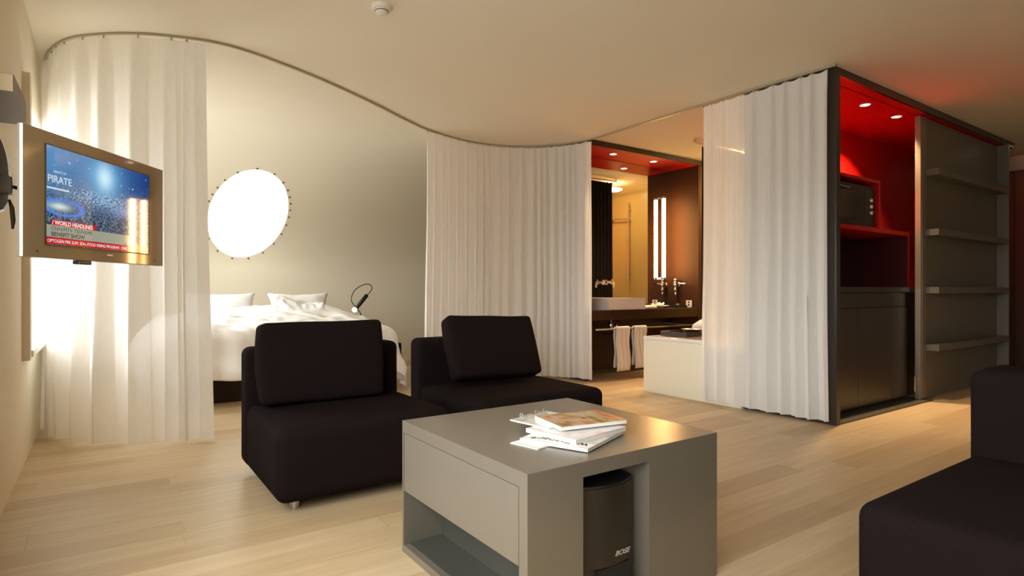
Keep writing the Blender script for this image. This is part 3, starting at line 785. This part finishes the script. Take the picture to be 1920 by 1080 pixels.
o = obj('bathrobe', _rb, M['linen'], smooth=True, loc=(1.80, 6.80, .80), rot=(.1, .05, -.1))
tag(o, 'crumpled white folded bathrobe lying mid-bed on the duvet', 'bathrobe')
ns = thing('nightstand', 'low dark wooden nightstand on the floor at the right of the bed head', 'nightstand', (3.02, 7.62, 0))
b = bmesh.new(); bx(b, -.31, .31, -.22, .22, 0, .29, .003); obj('body', b, M['greybrown'], ns)
b = bmesh.new(); bx(b, -.30, .30, -.24, -.221, .02, .27, .002); obj('drawer', b, M['bedwood'], ns)
rl = thing('reading_lamp', 'black flexible-arm reading lamp with small lit bulb by the bed head', 'lamp', (2.80, 7.6, .291))
b = bmesh.new(); lathe(b, [(0, 0), (.07, 0), (.07, .012), (.02, .02), (0, .02)], n=28); obj('base', b, M['black'], rl, smooth=True)
def lp(px, py, d=7.72, yw=7.6):
    return None
ARM = [(.0, 0, .015), (.02, 0, .2), (.035, 0, .36), (.015, 0, .43), (-.07, 0, .53), (-.095, 0, .60), (-.06, 0, .70), (.02, 0, .765), (.10, 0, .795), (.16, 0, .79), (.19, 0, .755), (.17, 0, .70), (.11, 0, .64)]
b = bmesh.new(); tube(b, catmull(ARM, 6), .006, 8); obj('flexible_arm', b, M['black'], rl, smooth=True)
b = bmesh.new(); tube(b, [(.125, 0, .655), (.115, 0, .645), (-.03, 0, .475), (-.035, 0, .468)], [.012, .028, .028, .024], 16); obj('lamp_head', b, M['black'], rl, smooth=True)
b = bmesh.new(); bmesh.ops.create_uvsphere(b, u_segments=18, v_segments=12, radius=.035, matrix=Matrix.Translation((-.055, -.01, .455))); obj('bulb', b, M['bulb'], rl, smooth=True)

# ------------------------------------------------------------------ seating
def lounge(name, label, cat, x0, x1, y0, y1, seat, backz, bt, group=None, back='far'):
    t = thing(name, label, cat, ((x0+x1)/2, (y0+y1)/2, 0), group=group)
    cx, cy = (x0+x1)/2, (y0+y1)/2; z0 = .045
    if back == 'far':
        obj('seat', softbox(x0-cx, x1-cx, y0-cy, y1-bt+.02-cy, z0, seat, .05, 12, puff=.012), M['sofa'], t, smooth=True)
        obj('backrest', softbox(x0-cx, x1-cx, y1-bt-cy, y1-cy, z0, backz, .045, 10), M['sofa'], t, smooth=True)
    else:
        obj('seat', softbox(x0-cx, x1-bt+.02-cx, y0-cy, y1-cy, z0, seat, .05, 14, puff=.012), M['sofa'], t, smooth=True)
        obj('backrest', softbox(x1-bt-cx, x1-cx, y0-cy, y1-cy, z0, backz, .05, 10), M['sofa'], t, smooth=True)
    for sx in (-1, 1):
        for sy in (-1, 1):
            b = bmesh.new(); px, py = sx*((x1-x0)/2-.1), sy*((y1-y0)/2-.1)
            lathe(b, [(0, 0), (.022, 0), (.022, .05), (0, .05)], c=(px, py, 0), n=20); obj('leg', b, M['steel'], t, smooth='auto')
    return t
lounge('lounge_chair', 'dark brown armless lounge chair in front of the bed, nearer the left wall', 'chair', .63, 1.51, 2.70, 3.56, .385, .69, .17, 'armless lounge chairs')
lounge('lounge_chair', 'dark brown armless lounge chair behind the coffee table, right of the other chair', 'chair', 1.69, 2.62, 2.72, 3.64, .385, .685, .17, 'armless lounge chairs')
lounge('sofa', 'large dark brown sofa cut off at the lower right corner', 'sofa', 1.69, 2.80, -1.1, .79, .425, .725, .28, back='right')
def cushion(x, y, z, w_, h_, t_, rx, rz, label, ry=0, seed=0):
    bm = softbox(-w_/2, w_/2, -t_/2, t_/2, -h_/2, h_/2, min(.028, t_/2), 14, puffside=.02, wob=.006, seed=seed)
    return tag(obj('back_cushion', bm, M['sofa'], smooth=True, loc=(x, y, z), rot=(rx, ry, rz)), label, 'cushion', 'loose back cushions')
cushion(1.005, 3.285, .612, .655, .43, .15, -.12, .0, 'dark brown cushion upright on the left lounge chair', seed=2)
cushion(2.135, 3.29, .622, .65, .42, .13, -.42, -.02, 'dark brown cushion leaning skewed on the right lounge chair', ry=.03, seed=6)

# ------------------------------------------------------------------ coffee table
TX0, TX1, TY0, TY1, TH = .945, 1.772, 1.282, 2.092, .502
ct = thing('coffee_table', 'square satin grey coffee table with drawer, open shelf and speaker slot', 'coffee table', (TX0, TY0, 0))
G = M['tablegrey']
def tc(x0, x1, y0, y1, z0, z1): return (x0-TX0, x1-TX0, y0-TY0, y1-TY0, z0, z1)
bm = bmesh.new()
bx(bm, *tc(TX0, TX1, TY0, TY1, .4575, TH))
bx(bm, *tc(TX0, 1.146, TY0, 1.322, 0, .4575))             # front left pillar
bx(bm, *tc(1.425, TX1, TY0, TY1, 0, .4575))               # solid right block
bx(bm, *tc(TX0, 1.4245, 2.08, TY1, 0, .4575))             # back
bx(bm, *tc(TX0+.022, 1.4245, 1.323, 2.079, 0, .028))        # bottom
bx(bm, *tc(TX0, TX0+.022, 1.323, 2.079, 0, .028))
bx(bm, *tc(1.13, 1.146, 1.323, 1.62, .028, .4575)); bx(bm, *tc(1.1465, 1.4245, 1.62, 1.64, .028, .4575))
obj('body', bm, G, ct)
bm = bmesh.new(); bx(bm, *tc(TX0+.001, TX0+.019, 1.326, 2.077, .236, .455), bev=.001); obj('drawer_front', bm, mat('drawer_lacquer', s2l((134, 127, 114)), .32, metal=.35), ct)
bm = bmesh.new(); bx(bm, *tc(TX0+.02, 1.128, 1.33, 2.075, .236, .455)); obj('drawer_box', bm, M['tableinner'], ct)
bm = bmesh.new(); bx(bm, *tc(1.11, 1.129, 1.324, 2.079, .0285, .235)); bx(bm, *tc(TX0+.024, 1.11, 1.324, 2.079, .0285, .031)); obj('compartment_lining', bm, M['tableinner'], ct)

sw = thing('subwoofer', 'dark grey upright subwoofer standing in the slot of the coffee table', 'speaker', (1.284, 1.352, 0))
bm = bmesh.new(); prof = []
W2 = .117
for k in range(25):
    u = -1+2*k/24; prof.append((u*W2, -.055+.035*(abs(u)**2.4)*1.0))
prof += [(W2, .22), (-W2, .22)]
def prism(bm, P, z0, z1):
    A = [bm.verts.new((x, y, z0)) for x, y in P]; B = [bm.verts.new((x, y, z1)) for x, y in P]; n = len(P)
    for i in range(n): bm.faces.new((A[i], A[(i+1) % n], B[(i+1) % n], B[i]))
    bm.faces.new(A[::-1]); bm.faces.new(B)
prism(bm, prof, .16, .40); prism(bm, [(x, y) for x, y in prof if y > -.03 or abs(x) > .085], .02, .16)
obj('housing', bm, M['speaker'], sw, smooth='auto')
bm = bmesh.new(); prism(bm, [(x*.99, y+.002) for x, y in prof], .4005, .409); obj('top_cap', bm, M['black'], sw)
bm = bmesh.new(); prism(bm, [(x, y) for x, y in prof], 0, .02); obj('foot', bm, M['black'], sw)
bm = bmesh.new(); bx(bm, -.06, .075, -.05, -.032, .03, .155); obj('port', bm, M['rubber'], sw)
text_mesh('logo', 'BOSE', .021, M['silverink'], sw, (.005, -.0552, .185), shear=.35, sx=1.25, off=.0004)

# magazines
def m_cover(name, kind):
    m = bpy.data.materials.new(name); m.use_nodes = True; nt = m.node_tree; p = nt.nodes['Principled BSDF']; p.inputs['Roughness'].default_value = .22
    tcn = nt.nodes.new('ShaderNodeTexCoord'); mp = nt.nodes.new('ShaderNodeMapping'); n = nt.nodes.new('ShaderNodeTexNoise'); cr = nt.nodes.new('ShaderNodeValToRGB')
    L = nt.links.new; L(tcn.outputs['Object'], mp.inputs[0]); L(mp.outputs[0], n.inputs['Vector']); L(n.outputs[0], cr.inputs[0]); L(cr.outputs[0], p.inputs['Base Color'])
    cfg = {'warm': ((14, 7, 1), [(.30, (70, 38, 12)), (.42, (168, 122, 52)), (.5, (190, 170, 135)), (.58, (205, 120, 80)), (.68, (120, 80, 28))]),
           'pale': ((12, 16, 1), [(.3, (215, 218, 220)), (.48, (238, 236, 232)), (.6, (235, 200, 195)), (.7, (190, 205, 205))]),
           'grey': ((8, 10, 1), [(.3, (196, 192, 182)), (.5, (225, 220, 210)), (.7, (140, 128, 118))])}[kind]
    mp.inputs['Scale'].default_value = (*cfg[0][:2], 1); n.inputs['Scale'].default_value = 1; n.inputs['Detail'].default_value = 2
    el = cr.color_ramp.elements
    while len(el) < len(cfg[1]): el.new(.5)
    for e, (q, c) in zip(el, cfg[1]): e.position = q; e.color = (*s2l(c), 1)
    return m
def magazine(c, u, v, w_, h_, z, t, label, cov):
    """c = near spine corner; u = direction of the short edge"""
    root = thing('magazine', label, 'magazine', (c[0], c[1], z), math.atan2(u[1], u[0]), 'magazines on the coffee table')
    bm = bmesh.new(); bx(bm, 0, w_, 0, h_, .0012, t-.0012); obj('pages', bm, M['paper'], root)
    bm = bmesh.new(); bx(bm, -.001, w_+.001, -.001, h_+.001, t-.0012, t); obj('front_cover', bm, cov, root)
    bm = bmesh.new(); bx(bm, -.001, w_+.001, -.001, h_+.001, 0, .0012); bx(bm, -.0016, 0, -.001, h_+.001, 0, t); obj('back_cover', bm, M['paper'], root)
    return root
T = TH
def ang(d): d = math.radians(d); return (math.cos(d), math.sin(d))
mg0 = magazine((1.118, 1.461), ang(13), None, .20, .115, T+.0003, .003, 'white folded leaflet sticking out left under the magazine pile', M['paper'])
mg1 = magazine((1.219, 1.343), ang(22), None, .290, .244, T+.0035, .010, 'bottom magazine with black masthead letters on its white cover', m_cover('cover_masthead', 'grey'))
text_mesh('masthead', 'wallpaper*', .05, M['ink'], mg1, (.052, .018, .0103), rot=(0, 0, PI/2), sx=.93, off=.0006)
bm = bmesh.new(); bx(bm, .005, .06, .001, .242, .0100, .0102); obj('masthead_band', bm, M['paper'], mg1)
mg2 = magazine((1.223, 1.402), ang(8.6), None, .264, .22, T+.014, .014, 'white magazine with pale pink cover in the middle of the pile', m_cover('cover_pale', 'pale'))
mg4 = magazine((1.238, 1.56), ang(9), None, .205, .185, T+.0285, .005, 'grey magazine with silver lettering peeking out behind the top one', m_cover('cover_grey', 'grey'))
text_mesh('lettering', 'Pure Style', .036, M['silverink'], mg4, (.01, .15, .0053), sx=1.0)
mg3 = magazine((1.247, 1.503), ang(-10), None, .262, .185, T+.034, .013, 'top magazine with brown and orange photo cover', m_cover('cover_warm', 'warm'))

# ------------------------------------------------------------------ television
TVR = math.radians(54.75)
tv = thing('television', 'silver flat television on a wall arm showing a news broadcast', 'television', (.006, 2.692, 1.318), TVR)
W, H = .366, .210
bm = bmesh.new(); bx(bm, -W, W, 0, .012, -H, H, .002); obj('housing', bm, M['tvbody'], tv)
bm = bmesh.new(); bx(bm, -W-.0005, W+.0005, .0121, .017, -H-.0005, H+.0005, .001); obj('edge_trim', bm, M['tvedge'], tv)
bm = bmesh.new(); bx(bm, -.24, .24, .0172, .065, -.15, .15, .01); obj('back_box', bm, M['black'], tv)
SX0, SX1, SZ0, SZ1 = -.276, .265, -.163, .165
def m_screen():
    m = bpy.data.materials.new('tv_picture'); m.use_nodes = True; nt = m.node_tree; p = nt.nodes['Principled BSDF']; L = nt.links.new
    tcn = nt.nodes.new('ShaderNodeTexCoord'); sp = nt.nodes.new('ShaderNodeSeparateXYZ'); L(tcn.outputs['Object'], sp.inputs[0])
    def math_(op, a, b=None, c=None):
        n = nt.nodes.new('ShaderNodeMath'); n.operation = op
        for i, v in enumerate((a, b, c)):
            if v is None: continue
            if isinstance(v, (int, float)): n.inputs[i].default_value = v
            else: L(v, n.inputs[i])
        return n.outputs[0]
    X, Z = sp.outputs[0], sp.outputs[2]
    def blob(cx, cz, rx, rz, pw=1):
        d = math_('ADD', math_('POWER', math_('ABSOLUTE', math_('DIVIDE', math_('SUBTRACT', X, cx), rx)), 2), math_('POWER', math_('ABSOLUTE', math_('DIVIDE', math_('SUBTRACT', Z, cz), rz)), 2))
        return math_('POWER', 2.718, math_('MULTIPLY', d, -1))
    def mixc(f, a, b):
        n = nt.nodes.new('ShaderNodeMix'); n.data_type = 'RGBA'
        if isinstance(f, (int, float)): n.inputs[0].default_value = f
        else: L(f, n.inputs[0])
        for i, v in ((6, a), (7, b)):
            if isinstance(v, tuple): n.inputs[i].default_value = (*s2l(v), 1)
            else: L(v, n.inputs[i])
        return n.outputs[2]
    def noi(sc, det=3, zs=1):
        mp = nt.nodes.new('ShaderNodeMapping'); mp.inputs['Scale'].default_value = (1, 1, zs); L(tcn.outputs['Object'], mp.inputs[0])
        n = nt.nodes.new('ShaderNodeTexNoise'); n.inputs['Scale'].default_value = sc; n.inputs['Detail'].default_value = det; L(mp.outputs[0], n.inputs['Vector']); return n.outputs[0]
    def step(v, lo, hi):
        n = nt.nodes.new('ShaderNodeMapRange'); n.inputs['From Min'].default_value = lo; n.inputs['From Max'].default_value = hi; L(v, n.inputs['Value']); return n.outputs[0]
    up = step(Z, -.06, .12)
    sky = mixc(step(X, -.25, .25), (84, 140, 190), (20, 60, 130))
    crowd = mixc(step(noi(140, 4), .42, .62), (14, 32, 52), (92, 140, 165))
    crowd = mixc(step(noi(40, 2), .5, .7), crowd, (60, 62, 100))
    c = mixc(up, crowd, sky)
    c = mixc(math_('MULTIPLY', blob(.0, .02, .16, .035), step(noi(95, 4, 2.5), .45, .62)), c, (190, 215, 235))
    c = mixc(blob(.0, .105, .085, .07), c, (110, 180, 225)); c = mixc(blob(.0, .105, .04, .045), c, (205, 240, 252))
    # glowing ring stage
    ring = math_('ADD', math_('POWER', math_('DIVIDE', math_('ADD', X, .20), .085), 2), math_('POWER', math_('DIVIDE', math_('ADD', Z, .035), .026), 2))
    rg = math_('POWER', 2.718, math_('MULTIPLY', math_('POWER', math_('SUBTRACT', ring, 1), 2), -9))
    c = mixc(rg, c, (70, 125, 225)); c = mixc(blob(-.22, -.033, .045, .012), c, (200, 225, 225))
    c = mixc(math_('MULTIPLY', blob(.11, -.01, .06, .02), .6), c, (140, 170, 210))
    c = mixc(math_('MULTIPLY', step(noi(60, 1), .72, .76), up), c, (170, 210, 235))
    L(c, p.inputs['Emission Color']); p.inputs['Emission Strength'].default_value = .95
    p.inputs['Base Color'].default_value = (.01, .01, .012, 1); p.inputs['Roughness'].default_value = .04; p.inputs['Specular IOR Level'].default_value = .8
    return m
bm = bmesh.new(); bx(bm, SX0, SX1, -.002, .001, SZ0, SZ1); scr = obj('screen', bm, m_screen(), tv)
bm = bmesh.new()
for q in ((SX0-.004, SX0, SZ0-.004, SZ1+.004), (SX1, SX1+.004, SZ0-.004, SZ1+.004), (SX0, SX1, SZ1, SZ1+.004), (SX0, SX1, SZ0-.004, SZ0)): bx(bm, q[0], q[1], -.003, .001, q[2], q[3])
obj('screen_frame', bm, M['black'], tv)
def em(name, rgb, s=.9): return mat(name, tuple(c*.05 for c in s2l(rgb)), .05, emit=s2l(rgb), estr=s, spec=.8)
E = {'red': em('caption_red', (190, 20, 30)), 'grey': em('caption_grey', (150, 158, 142)), 'white': em('caption_white', (235, 235, 240)), 'dark': em('caption_dark', (70, 70, 66)), 'pale': em('title_pale', (200, 220, 240))}
def sbox(name, x0, x1, z0, z1, m, y=-.0024):
    b = bmesh.new(); bx(b, x0, x1, y, y+.0006, z0, z1); return obj(name, b, m, scr)
sbox('caption_bar', SX0, .165, -.138, -.098, E['grey']); sbox('headline_bar', SX0+.02, -.045, -.098, -.079, E['red'])
sbox('ticker_bar', SX0, SX1-.005, -.1615, -.139, E['red']); sbox('clock_bar', .11, .20, -.139, -.128, E['dark'])
def stext(body, size, m, x, z, y=-.0026, sx=1, off=0): return text_mesh('screen_text', body, size, m, scr, (x, y, z), ext=.0001, sx=sx, off=off)
stext('/ WORLD HEADLINES', .0195, E['white'], SX0+.024, -.0955, sx=1.0, off=.0004)
stext('CNN/MTV TSUNAMI', .0185, E['dark'], SX0+.02, -.1155, sx=1.12); stext('BENEFIT SHOW', .0195, E['dark'], SX0+.02, -.1345, sx=1.12, off=.0005)
stext('OPTOGEN PRE SLIM. SEAL-FOOD RISING PROGRAM.  CNN', .0155, E['white'], SX0+.004, -.156, sx=.98)
stext('FEB  01:00', .0115, E['white'], .125, -.1375)
stext('PIRATE', .034, E['pale'], SX0+.004, .045, off=.0004); sbox('title_rule', SX0+.002, SX0+.10, .022, .028, E['pale'])
stext('NIGHT OF', .012, E['pale'], SX0+.03, .078)
bm = bmesh.new(); bx(bm, -.03, .03, .004, .03, -H-.014, -H, .003); o = obj('infrared_sensor', bm, M['black'], tv)
o.location.x = -.09
bm = bmesh.new(); bx(bm, .015, .045, -.0012, 0, -.186, -.180); obj('badge', bm, M['silverink'], tv)
for x in (-.31, .31):
    bm = bmesh.new(); tube(bm, [(x, -.001, -.19), (x, .0005, -.19)], .004, 12); obj('screw', bm, M['mount'], tv)

# wall arm holding the television
wa = thing('wall_bracket', 'dark grey half-round wall bracket with knuckle and lever at the left edge', 'bracket', (WX, 2.95, 1.418))
bm = bmesh.new()
def slab(P, name, t=.03):
    bm = bmesh.new(); A = [bm.verts.new((x, -t, z)) for x, z in P]; B = [bm.verts.new((x, t, z)) for x, z in P]; n = len(P)
    for i in range(n): bm.faces.new((A[i], A[(i+1) % n], B[(i+1) % n], B[i]))
    bm.faces.new(A); bm.faces.new(B[::-1]); return obj(name, bm, M['mount'], wa)
slab([(0, .02)]+[(.078*math.cos(PI/2*k/14), .02+.187*math.sin(PI/2*k/14)) for k in range(15)], 'upper_cover')
slab([(0, -.055), (.077, -.055), (.074, -.085), (.062, -.11), (.04, -.12), (0, -.12)], 'lower_cover')
bm = bmesh.new(); bx(bm, 0, .06, -.028, .02, -.054, .019); bx(bm, .05, .09, -.04, .02, -.05, .014, .003); obj('knuckle', bm, M['mount'], wa)
bm = bmesh.new(); tube(bm, [(.078, -.01, -.07), (.086, -.012, -.1), (.09, -.012, -.15), (.088, -.01, -.182)], [.004, .008, .008, .004], 10); obj('lever', bm, M['mount'], wa, smooth=True)
bm = bmesh.new(); tube(bm, [(.088, -.012, -.02), (.2, .0, -.05), (.32, -.1, -.09), (.375, -.19, -.1)], .007, 10); obj('arm', bm, M['mount'], wa, smooth=True)

# grey wall fixture upper left
wf = thing('wall_fixture', 'boxy beige and grey wall fixture with rounded dark end, upper left', 'wall fixture', (WX, 2.64, 1.71))
bm = bmesh.new(); prof = [(0, 0), (.12, 0), (.122, .2), (.122, .36), (.117, .43), (.1, .48), (.07, .5), (0, .5)]
prism(bm, prof, -.028, .034); obj('body', bm, M['fixgrey'], wf)
bm = bmesh.new(); bx(bm, .002, .118, -.004, -.0005, -.026, .032); obj('front_panel', bm, M['fixbeige'], wf)

# smoke detector
sd = thing('smoke_detector', 'white round smoke detector on the ceiling', 'smoke detector', (1.335, 3.245, CH))
bm = bmesh.new(); lathe(bm, [(.055, 0), (.055, -.018), (.05, -.022)], n=36); bm.faces.ensure_lookup_table()
lathe(bm, [(.05, -.022), (0, -.022)], n=36); obj('base', bm, M['white'], sd, smooth='auto')
bm = bmesh.new(); lathe(bm, [(.036, -.022), (.038, -.03), (.034, -.044), (.02, -.05), (0, -.051)], n=36); obj('sensor_head', bm, M['white'], sd, smooth='auto')
bm = bmesh.new(); tube(bm, [(.0375*math.cos(2*PI*k/32), .0375*math.sin(2*PI*k/32), -.033) for k in range(32)], .0022, 6, closed=True); obj('vent_ring', bm, M['mount'], sd)
